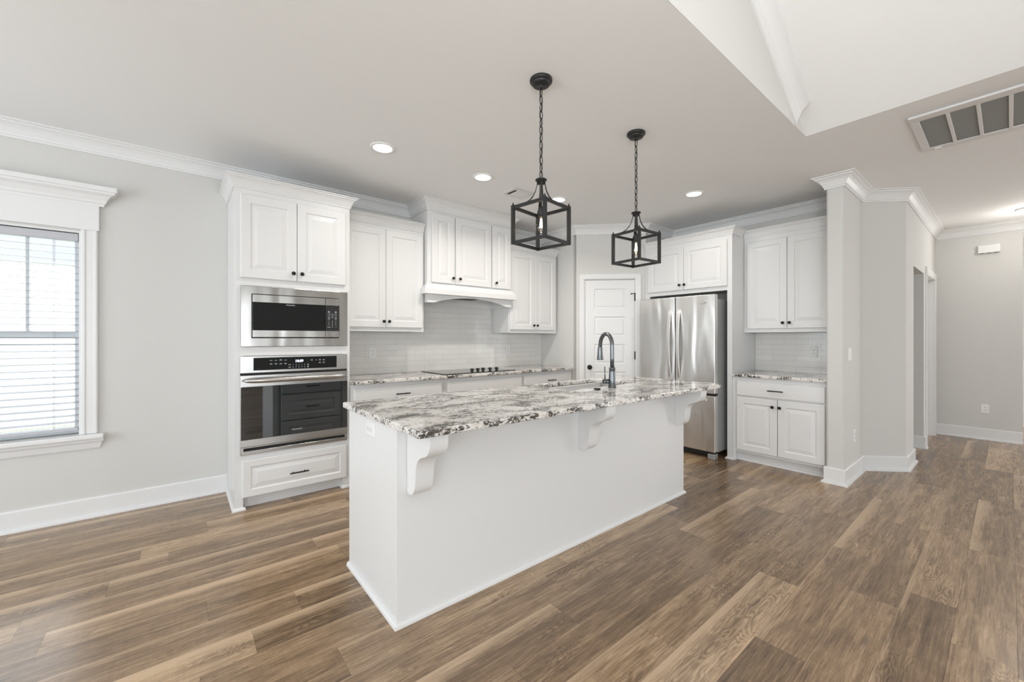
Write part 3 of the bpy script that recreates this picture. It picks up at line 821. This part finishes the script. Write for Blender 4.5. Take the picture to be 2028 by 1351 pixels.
# ------------------------------------------------------------ fridge wall (local x runs towards -y)
RX = -PI/2
XF = 4.540
fc = thing('refrigerator_cabinet', 'white cabinet surround with two doors over the refrigerator and tall side panel', 'cabinet', (XF, 2.903, 0), RX)
W_ = 2.903-1.865; D_ = XW-XF-.002
mb = MB()
mb.box(0, W_-.002, .001, D_, 1.835, 2.42)
mb.box(0, W_-.05, 0, .02, 1.802, 1.835); mb.box(W_-.05, W_, 0, D_, 0, 1.835)
mb.box(W_-.05, W_, 0, .02, 1.835, 2.40)
mb.box(0, .062, 0, .02, 0, 1.802)
mb.build('body', 'cabinet', fc)
for a, b_, kx in ((2.861, 2.397, 2.436), (2.394, 1.911, 2.377)):
    d = raised_door('door', fc, 2.903-a, 2.903-b_, 1.848, 2.345); knob(d, 2.903-kx, 1.905)
cab_crown(fc, 0, W_, D_, 2.392, 2.470, .055, False, True, .24)
MB().sweep([(W_-.05, .05), (W_-.05, 0), (W_, 0), (W_, .03)], SHOE).build('shoe_moulding', 'trim', fc)

fr = thing('refrigerator', 'stainless steel french door refrigerator with bottom freezer drawer', 'refrigerator', (4.41, 2.838, 0), RX)
FW = .884
MB().box(.004, FW-.004, 0, .70, .075, 1.703).build('body', 'fridgeside', fr, bevel=.004)
def fdoor(name, x0, x1, z0, z1):
    return MB().box(x0, x1, -.072, -.004, z0, z1).build(name, 'steelfridge', fr, bevel=.007, seg=3)
dl = fdoor('door', 0, FW*.5-.0045, .700, 1.752)
dr = fdoor('door', FW*.5+.0045, FW, .700, 1.752)
dz = fdoor('freezer_drawer', 0, FW, .082, .676)
MB().box(.004, FW-.004, -.045, -.0005, .678, .698).build('gap_shade_strip', 'dark', fr)  # dark strip filling the gap above the freezer drawer
MB().box(FW*.5-.03, FW*.5+.03, -.0036, -.0003, .70, 1.70).build('gap_shade_strip', 'dark', fr)  # dark strip added behind the door gap to deepen its shade
def arc_handle(par, xc, z0, z1, out):
    lp = []; n = 18
    for i in range(n+1):
        t = i/n; z = z0+(z1-z0)*t; bow = math.sin(PI*t)**.75
        yf = -.074-.012-out*bow
        lp.append([(xc-.015, yf, z), (xc+.015, yf, z), (xc+.015, yf+.016+.010*(1-bow), z), (xc-.015, yf+.016+.010*(1-bow), z)])
    mb = MB().rings(lp)
    for a in (z0, z1): mb.box(xc-.011, xc+.011, -.090, -.071, a+(0 if a == z0 else -.045), a+(.045 if a == z0 else 0))
    return mb.build('handle', 'handle', par, bevel=.002, label='bowed satin steel handle')
arc_handle(dl, FW*.5-.058, .835, 1.607, .045)
arc_handle(dr, FW*.5+.050, .835, 1.607, .045)
mb = MB(); n = 16; lp = []
for i in range(n+1):
    t = i/n; xx = .085+(FW-.17)*t; bow = math.sin(PI*t)**.75; yf = -.086-.035*bow
    lp.append([(xx, yf, .617), (xx, yf, .643), (xx, yf+.016, .643), (xx, yf+.016, .617)])
mb.rings(lp)
for a in (.09, FW-.13): mb.box(a, a+.04, -.088, -.071, .619, .641)
mb.build('handle', 'handle', dz, bevel=.002, label='straight satin steel drawer handle')
for a in (.015, FW-.10): MB().box(a, a+.085, -.055, .03, 1.705, 1.738).build('hinge_cover', 'fridgeside', fr, bevel=.008)
MB().box(.05, FW-.05, -.012, -.001, .028, .074).build('base_grille', 'dark', fr)
for a in (.006, FW-.085): MB().box(a, a+.079, -.062, .02, .0, .060).build('foot_cover', 'fridgeside', fr, bevel=.010)
for a in (.05, FW-.09): MB().box(a, a+.04, .55, .62, 0, .076).build('rear_foot', 'black', fr)
# small swoosh emblem on the right door
mb = MB(); lx, lz = FW*.5+.320, 1.664
mb.tube([(lx+.034*math.cos(t), -.0735, lz+.012*math.sin(t)+.008*math.cos(t)) for t in [PI*1.05+2*PI*.86*k/22 for k in range(23)]], [.0006+.0016*math.sin(PI*k/22) for k in range(23)], 6)
mb.tube([(lx-.045+.09*k/10, -.0735, lz-.010+.018*(k/10)+.004*math.sin(k*.9)) for k in range(11)], .0014, 6)
mb.build('emblem', 'steelsmooth', dr)

# right niche ------------------------------------------------------------
nb = base_cabinet('white base cabinet right of the refrigerator with one drawer over two doors', (4.550, 1.863, 0), RX, 1.863-1.042, XW-4.55-.002,
             [(.044, .801, .690, .839)], [(.046, .419, .123, .676), (.424, .801, .123, .676)], (True, True), (.410,), knobs=(.384, .447))
c2 = slab_top('granite_countertop', 4.510, XW-.011, 1.042, 1.863, .914, .030, .004)
tag(c2, 'short granite countertop in the niche right of the refrigerator', 'countertop')
wall_cabinet('white two-door wall cabinet right of the refrigerator, above the short countertop', 0, .821, (4.845, 1.863, 0), RX,
             [(.034, .413), (.417, .796)], 1.350, 1.388, 2.330, 2.380, 2.462, XW-4.845-.002, (.382, .442), False, False)

# ------------------------------------------------------------ island
IX0, IX1, IY0, IY1 = .745, 3.244, 1.717, 2.372
isl = thing('kitchen_island', 'long white kitchen island with curved corbels under its granite top', 'island', (0, 0, 0))
mb = MB(); mb.box(IX0, IX1, IY0, IY0+.10, 0, .8835)
mb.box(IX0, IX0+.02, IY0+.10, IY1, 0, .8835); mb.box(IX1-.02, IX1, IY0+.10, IY1, 0, .8835)
mb.box(IX0+.02, IX1-.02, IY0+.10, IY1-.02, .1, .115)
mb.box(IX0+.02, IX1-.02, IY1-.09, IY1-.075, 0, .1)
for a, b_ in ((.10, .13), (.845, .8835)): mb.box(IX0+.02, IX1-.02, IY1-.02, IY1, a, b_)
for a in (IX0+.02, 1.41, 2.07, 3.02): mb.box(a, a+.03, IY1-.02, IY1, .13, .845)
mb.box(IX0+.02, 2.07, IY1-.04, IY1-.021, .13, .845); mb.box(2.07, IX1-.02, IY1-.04, IY1-.021, .13, .845)
mb.build('body', 'cabinet', isl)
MB().sweep([(IX0, IY1), (IX0, IY0), (IX1, IY0), (IX1, IY1)], SHOE).build('shoe_moulding', 'trim', isl)
# kitchen-side fronts (reflected in the oven glass)
def back_front(kind, a, b_, c, e, hand):
    # fronts face +y: build facing -y around origin, then turn half way
    W2 = b_-a
    o = (flat_front if kind == 'flat' else raised_door)('drawer' if hand == 'pull' else 'door', isl, -W2/2, W2/2, c, e)
    o.location = ((a+b_)/2, IY1, 0); o.rotation_euler = (0, 0, PI)
    if hand == 'pull': pull(o, 0, (c+e)/2)
    elif hand: knob(o, hand*(W2/2-.03), e-.06)
for c, e, k in ((.70, .845, 'flat'), (.42, .69, 'raised'), (.125, .41, 'raised')): back_front(k, .820, 1.415, c, e, 'pull')
for a, b_, h in ((1.435, 1.750, -1), (1.755, 2.070, 1), (2.095, 2.555, -1), (2.56, 3.025, 1)): back_front('raised', a, b_, .125, .845, h)
# corbels
CPTS = [(0, .8835), (-.217, .8835), (-.217, .862), (-.214, .835), (-.205, .812), (-.190, .795), (-.170, .785), (-.145, .777), (-.122, .765), (-.104, .748), (-.094, .728), (-.089, .705), (-.087, .68), (-.083, .65), (-.075, .62), (-.060, .600), (-.042, .590), (0, .589)]
def smooth(P, k=5):
    out = []
    for i in range(len(P)-1):
        p0, p1, p2, p3 = P[max(i-1, 0)], P[i], P[i+1], P[min(i+2, len(P)-1)]
        for j in range(k):
            t = j/k
            out.append(tuple(.5*((2*b_)+(-a+c)*t+(2*a-5*b_+4*c-d)*t*t+(-a+3*b_-3*c+d)*t**3) for a, b_, c, d in zip(p0, p1, p2, p3)))
    return out+[P[-1]]
CPTS = CPTS[:2]+smooth(CPTS[2:-1])+CPTS[-1:]
for x in (.790, 1.942, 3.100):
    MB().prism([(IY0-.0005+a, z) for a, z in CPTS], x, x+.090, 'x').build('corbel', 'cabinet', isl, bevel=.0025)
top = slab_top('granite_countertop', .729, 3.430, 1.476, 2.452, .914, .030, .020, (2.150, 2.950, 1.985, 2.398), .06)
tag(top, 'long granite island countertop with the sink cut out', 'countertop')

# sink, faucet
sk = thing('kitchen_sink', 'stainless steel undermount sink in the island countertop', 'sink', (2.55, 2.19, .884))
lp = []
hx, hy = .404, .210
for i, z in ((-.022, -.0008), (-.002, -.0008), (0, -.004), (.004, -.17), (.020, -.188), (.045, -.192)):
    lp.append([(a, b_, z) for a, b_ in rrect(-hx, hx, -hy, hy, .06, i)])
MB().rings(lp, False, True).add(lp[-1], [tuple(range(len(lp[-1])))]).build('basin', 'steel', sk)
MB().lathe([(.045, -.1915), (.045, -.1895), (.030, -.190), (.012, -.191)], (0, 0, 0), 'z', 20).build('drain', 'steelsmooth', sk)

FXY = (2.535, 1.905)
fa = thing('kitchen_faucet', 'black stainless gooseneck faucet with pull-down head on the island', 'faucet', (FXY[0], FXY[1], .914), math.atan2(.94, .35))
# local x = spout direction
MB().lathe([(.031, .0003), (.031, .006), (.027, .010), (.0255, .06), (.0225, .115), (.0225, .140), (.0240, .142), (.0240, .150), (.0165, .152)], (0, 0, 0), 'z', 24).build('base', 'faucet', fa)
pth = [(0, 0, .150), (0, 0, .22), (0, 0, .30)]
for k in range(1, 15):
    t = PI*k/14*.97; pth.append((.085-.085*math.cos(t), 0, .315+.090*math.sin(t)))
pth += [(.172, 0, .30)]
MB().tube(pth, .0155, 16).build('spout', 'faucet', fa)
MB().lathe([(.0170, .002), (.0175, 0), (.0190, -.01), (.0205, -.04), (.0245, -.085), (.0262, -.093), (.0255, -.100), (.008, -.101)], (.172, 0, .300), 'z', 20).build('spray_head', 'faucet', fa)
MB().lathe([(.0185, 0), (.0185, -.0035)], (.172, 0, .3045), 'z', 20).build('collar', 'steelsmooth', fa)
hb = MB().lathe([(.0165, .018), (.0170, .06), (.0185, .064), (.0185, .074), (.016, .077)], (0, 0, .046), 'y', 18).build('handle_hub', 'faucet', fa)
MB().tube([(0, .062, .06), (0, .063, .10), (0, .064, .158)], [.0048, .0045, .0048], 10).build('lever', 'faucet', hb)
hc = MB().lathe([(.024, .0003), (.024, .006), (.021, .009), (.004, .010)], (2.345, 1.895, .914), 'z', 22).build('sink_button', 'bronze')
tag(hc, 'small dark round button on the island counter left of the faucet', 'button')

# ------------------------------------------------------------ pendants
def pendant(label, x, y, turn):
    t = thing('lantern_pendant', label, 'pendant light', (x, y, 0), 0, 'lantern pendants above the island')
    MB().lathe([(.061, HC), (.0625, HC-.006), (.0615, HC-.013), (.056, HC-.018), (.0515, HC-.019), (.050, HC-.025), (.046, HC-.032), (.040, HC-.034), (.015, HC-.035), (.014, HC-.044), (.008, HC-.050), (.002, HC-.051)], (0, 0, 0), 'z', 28).build('canopy', 'blackmetal', t)
    mb = MB(); z0, z1 = 2.165, HC-.050; n = 12; ln = (z1-z0)/n
    for i in range(n):
        zc = z0+ln*(i+.5); pts = []
        for k in range(16):
            a = 2*PI*k/16; c, s = .0095*math.cos(a), (ln/2+.0040)*math.sin(a)
            r_ = (c, 0) if i % 2 else (0, c)
            ang = TH+.6; pts.append((r_[0]*math.cos(ang)-r_[1]*math.sin(ang), r_[0]*math.sin(ang)+r_[1]*math.cos(ang), zc+s))
        mb.tube(pts, .0024, 6, True)
    mb.tube([(.003*math.sin(k*1.3), .003*math.cos(k*1.3), z0+(z1-z0)*k/20) for k in range(21)], .0016, 6)
    mb.build('chain', 'blackmetal', t)
    MB().lathe([(.004, 2.171), (.010, 2.169), (.013, 2.165), (.031, 2.163), (.0325, 2.159), (.031, 2.155), (.024, 2.153), (.0235, 2.139), (.004, 2.136)], (0, 0, 0), 'z', 24).build('hub', 'blackmetal', t)
    Rr = .155; a0 = TH+PI+math.radians(turn)
    cor = [(Rr*math.cos(a0+PI/2*k), Rr*math.sin(a0+PI/2*k)) for k in range(4)]
    mb = MB(); zt, zb, hw = 2.016, 1.803, .0085
    def bar(p, q, sx):
        mb.tube([p, q], sx*1.414, 4)
    ca, sa = math.cos(a0+PI/4), math.sin(a0+PI/4)
    def obox(c, h0, h1, e):        # square post turned with the lantern
        cs = [(c[0]+u_*ca-v_*sa, c[1]+u_*sa+v_*ca) for u_, v_ in ((-e, -e), (e, -e), (e, e), (-e, e))]
        mb.prism(cs, h0, h1, 'z')
    for k in range(4):
        obox(cor[k], zb, zt, hw)
        mb.lathe([(.0055, zt), (.0055, zt+.008), (.003, zt+.010), (.0035, zt+.014), (.001, zt+.017)], (cor[k][0], cor[k][1], 0), 'z', 10)
        p, q = cor[k], cor[(k+1) % 4]
        d = Vector((q[0]-p[0], q[1]-p[1])).normalized(); nn = Vector((-d.y, d.x))*.0065
        pp = [(p[0]+nn.x, p[1]+nn.y), (q[0]+nn.x, q[1]+nn.y), (q[0]-nn.x, q[1]-nn.y), (p[0]-nn.x, p[1]-nn.y)]
        mb.prism(pp, zb+.0003, zb+.016, 'z'); mb.prism(pp, zt-.018, zt-.002, 'z')
    mb.build('cage', 'blackmetal', t)
    for k in range(4):
        a = a0+PI/2*k; c, s = math.cos(a), math.sin(a)
        mb = MB(); prof = [(.021, 2.146), (.024, 2.125), (.031, 2.098), (.044, 2.070), (.064, 2.046), (.090, 2.029), (.118, 2.020), (.148, 2.016)]
        wv = Vector((-s, c, 0))*.006; lp = []
        for r_, z in prof:
            b0 = Vector((c*r_, s*r_, z)); e = Vector((c*.0018, s*.0018, .0022))
            lp.append([b0+wv+e, b0-wv+e, b0-wv-e, b0+wv-e])
        mb.rings(lp).build('arm', 'blackmetal', t)
    mb = MB().tube([(0, 0, 2.138), (0, 0, 2.005)], .0048, 10)
    mb.lathe([(.006, 2.015), (.014, 2.012), (.0165, 2.004), (.0165, 1.958), (.013, 1.955)], (0, 0, 0), 'z', 18)
    mb.build('socket', 'blackmetal', t)
    b_ = MB().lathe([(.0125, 1.957), (.0130, 1.944), (.0170, 1.932), (.0245, 1.918), (.0290, 1.903), (.0280, 1.888), (.0215, 1.875), (.010, 1.868), (.001, 1.8665)], (0, 0, 0), 'z', 22).build('bulb', 'bulbglass', t)
    mb = MB()
    for k in range(4):
        a = PI/2*k+.4; mb.tube([(.004*math.cos(a), .004*math.sin(a), 1.945), (.009*math.cos(a), .009*math.sin(a), 1.895)], .0007, 5)
    mb.build('filament', 'filament', b_)
    return t
pendant('black open lantern pendant nearer the camera, over the left half of the island', 1.548, 1.641, 3)
pendant('black open lantern pendant farther away, over the sink end of the island', 2.465, 1.650, -9.5)

# ------------------------------------------------------------ ceiling fittings
def can(label, x, y, power=9):
    t = thing('recessed_light', label, 'ceiling light', (x, y, HC), 0, 'recessed ceiling lights')
    MB().lathe([(.092, -.0003), (.092, -.004), (.086, -.0075), (.070, -.0085), (.066, -.004), (.066, -.0003)], (0, 0, 0), 'z', 36).build('trim_ring', 'plate', t)
    MB().lathe([(.065, -.0006), (.065, -.0045), (.02, -.0052)], (0, 0, 0), 'z', 36).build('lens', 'led', t)
    l = bpy.data.lights.new('recessed_lamp', 'AREA'); l.shape = 'DISK'; l.size = .12; l.energy = power; l.color = (1, .95, .88); l.spread = 2.6
    o = bpy.data.objects.new('recessed_lamp', l); COL.objects.link(o); o.parent = t; o.location = (0, 0, -.012)
can('recessed light glowing in the ceiling nearest the tall oven cabinet', 1.178, 2.975, 4.5)
can('recessed light glowing in the ceiling in front of the range hood', 2.080, 2.955)
can('recessed light glowing in the ceiling behind the nearer lantern pendant', 3.019, 2.945)
can('recessed light glowing in the ceiling in front of the refrigerator', 3.936, 1.975, 4)

rg = thing('return_air_grille', 'large white return air grille with grey filter in the right ceiling', 'vent', (0, 0, HC))
mb = MB(); gx0, gx1, gy1, gy0 = 3.665, 4.405, .420, -.420
ys = [gy1-.040]
mb.box(gx0, 3.755, gy0, gy1, -.010, -.0003); mb.box(4.348, gx1, gy0, gy1, -.010, -.0003)
mb.box(3.755, 4.348, gy1-.042, gy1, -.010, -.0003); mb.box(3.755, 4.348, gy0, gy0+.042, -.010, -.0003)
for k in range(1, 6): yy = gy1-.042-.1275*k; mb.box(3.755, 4.348, yy-.009, yy+.009, -.010, -.0003)
mb.box(gx0-.012, gx0+.03, gy0, gy1, -.018, -.0101)
mb.build('frame', 'vent', rg, bevel=.002)
MB().box(3.756, 4.347, gy0+.04, gy1-.04, -.0035, -.0003).build('filter', 'filter', rg)
MB().box(4.365, 4.378, gy1-.10, gy1-.065, -.016, -.0101).build('latch', 'plate', rg)

sv = thing('supply_register', 'small white ceiling register behind the nearer lantern pendant', 'vent', (0, 0, HC))
mb = MB()
mb.box(2.452, 2.492, 2.962, 3.172, -.007, -.0003); mb.box(2.688, 2.712, 2.962, 3.172, -.007, -.0003)
mb.box(2.492, 2.688, 2.962, 3.005, -.007, -.0003); mb.box(2.492, 2.688, 3.140, 3.172, -.007, -.0003)
mb.build('frame', 'vent', sv, bevel=.002)
MB().box(2.492, 2.528, 3.005, 3.140, -.003, -.0003).build('opening', 'dark', sv)
mb = MB()
for k in range(9): x = 2.532+k*.0172; mb.prism([(x, -.0005), (x+.0155, -.0065), (x+.0165, -.0060), (x+.002, -.0004)], 3.006, 3.139, 'y')
mb.box(2.528, 2.687, 3.0055, 3.1395, -.0012, -.0003)
mb.build('louvre', 'vent', sv)
hs = thing('hall_ceiling_light', 'round flush light on the hall ceiling at the right edge', 'ceiling light', (7.24, -.185, HC))
MB().lathe([(.15, -.0003), (.15, -.012), (.14, -.02), (.13, -.02)], (0, 0, 0), 'z', 30).build('base', 'plate', hs)
MB().lathe([(.13, -.018), (.128, -.028), (.11, -.036), (.05, -.041), (.002, -.042)], (0, 0, 0), 'z', 30).build('dome', emit('hall_dome', (1, .96, .9), 3.0), hs)
l = bpy.data.lights.new('hall_lamp', 'POINT'); l.energy = 7; l.color = (1, .95, .88); l.shadow_soft_size = .1
o = bpy.data.objects.new('hall_lamp', l); COL.objects.link(o); o.parent = hs; o.location = (0, 0, -.2)

# ------------------------------------------------------------ outlets, switches, chime (local: faces -y)
def outlet(label, loc, rot, group='duplex wall outlets', size=(.072, .116), lying=False):
    t = thing('wall_outlet', label, 'outlet', loc, rot, group)
    a, b_ = size[0]/2, size[1]/2
    MB().rings([[(x, y, z) for x, z in rrect(-a, a, -b_, b_, .006, i)] for i, y in ((0, -.0003), (0, -.003), (.004, -.006))]).build('cover_plate', 'plate', t)
    for s in (-1, 1):
        zc = s*.0195
        f = MB().rings([[(x, y, z) for x, z in rrect(-.016, .016, zc-.0135, zc+.0135, .009, i)] for i, y in ((0, -.0055), (.0005, -.0078))]).build('socket', 'plate', t)
        MB().box(-.0075, -.0050, -.0084, -.0076, zc-.001, zc+.007).box(.0050, .0075, -.0084, -.0076, zc-.001, zc+.007).lathe([(.0025, -.0084), (.0025, -.0076)], (0, 0, zc-.007), 'y', 8).build('slot', 'slot', f)
    MB().lathe([(.003, -.0055), (.003, -.0072), (.001, -.0075)], (0, 0, 0), 'y', 10).build('screw', 'plate', t)
    if lying: t.rotation_euler = (0, PI/2, rot)
    return t
outlet('white outlet on the tile backsplash nearest the tall oven cabinet', (1.545, YW-.010, 1.135), 0)
outlet('white outlet on the tile backsplash right of the cooktop', (3.335, YW-.010, 1.135), 0)
outlet('white outlet on the tile in the niche right of the refrigerator', (XW-.010, 1.303, 1.142), RX)
outlet('white outlet low on the far hall wall', (7.92, .200, .392), RX)
outlet('white outlet low on the stub wall below the light switch', (4.845, YV, .38), 0)
outlet('white outlet on the left end of the island under the countertop', (IX0, 2.035, .828), RX, lying=True)
t = thing('light_switch', 'white double light switch on the stub wall right of the cabinets', 'switch', (4.671, YV, 1.139), 0)
MB().rings([[(x, y, z) for x, z in rrect(-.058, .058, -.058, .058, .006, i)] for i, y in ((0, -.0003), (0, -.003), (.004, -.006))]).build('cover_plate', 'plate', t)
for c in (-.023, .023):
    f = MB().box(c-.006, c+.006, -.0068, -.0055, -.013, .013).build('toggle_slot', 'plate', t)
    MB().prism([(-.0068, -.004), (-.018, .004), (-.018, .010), (-.0068, .006)], c-.004, c+.004, 'x').build('toggle', 'plate', f)
chm = thing('door_chime', 'white rectangular chime box high on the far hall wall', 'chime', (7.92, .167, 2.413), RX)
MB().box(-.092, .092, -.045, -.0005, -.050, .050).build('cover', 'plate', chm, bevel=.006)
mb = MB()
for c in (-.06, 0, .06): mb.box(c-.018, c+.018, -.042, -.012, -.0512, -.0503)
mb.build('grille', 'dark', chm)
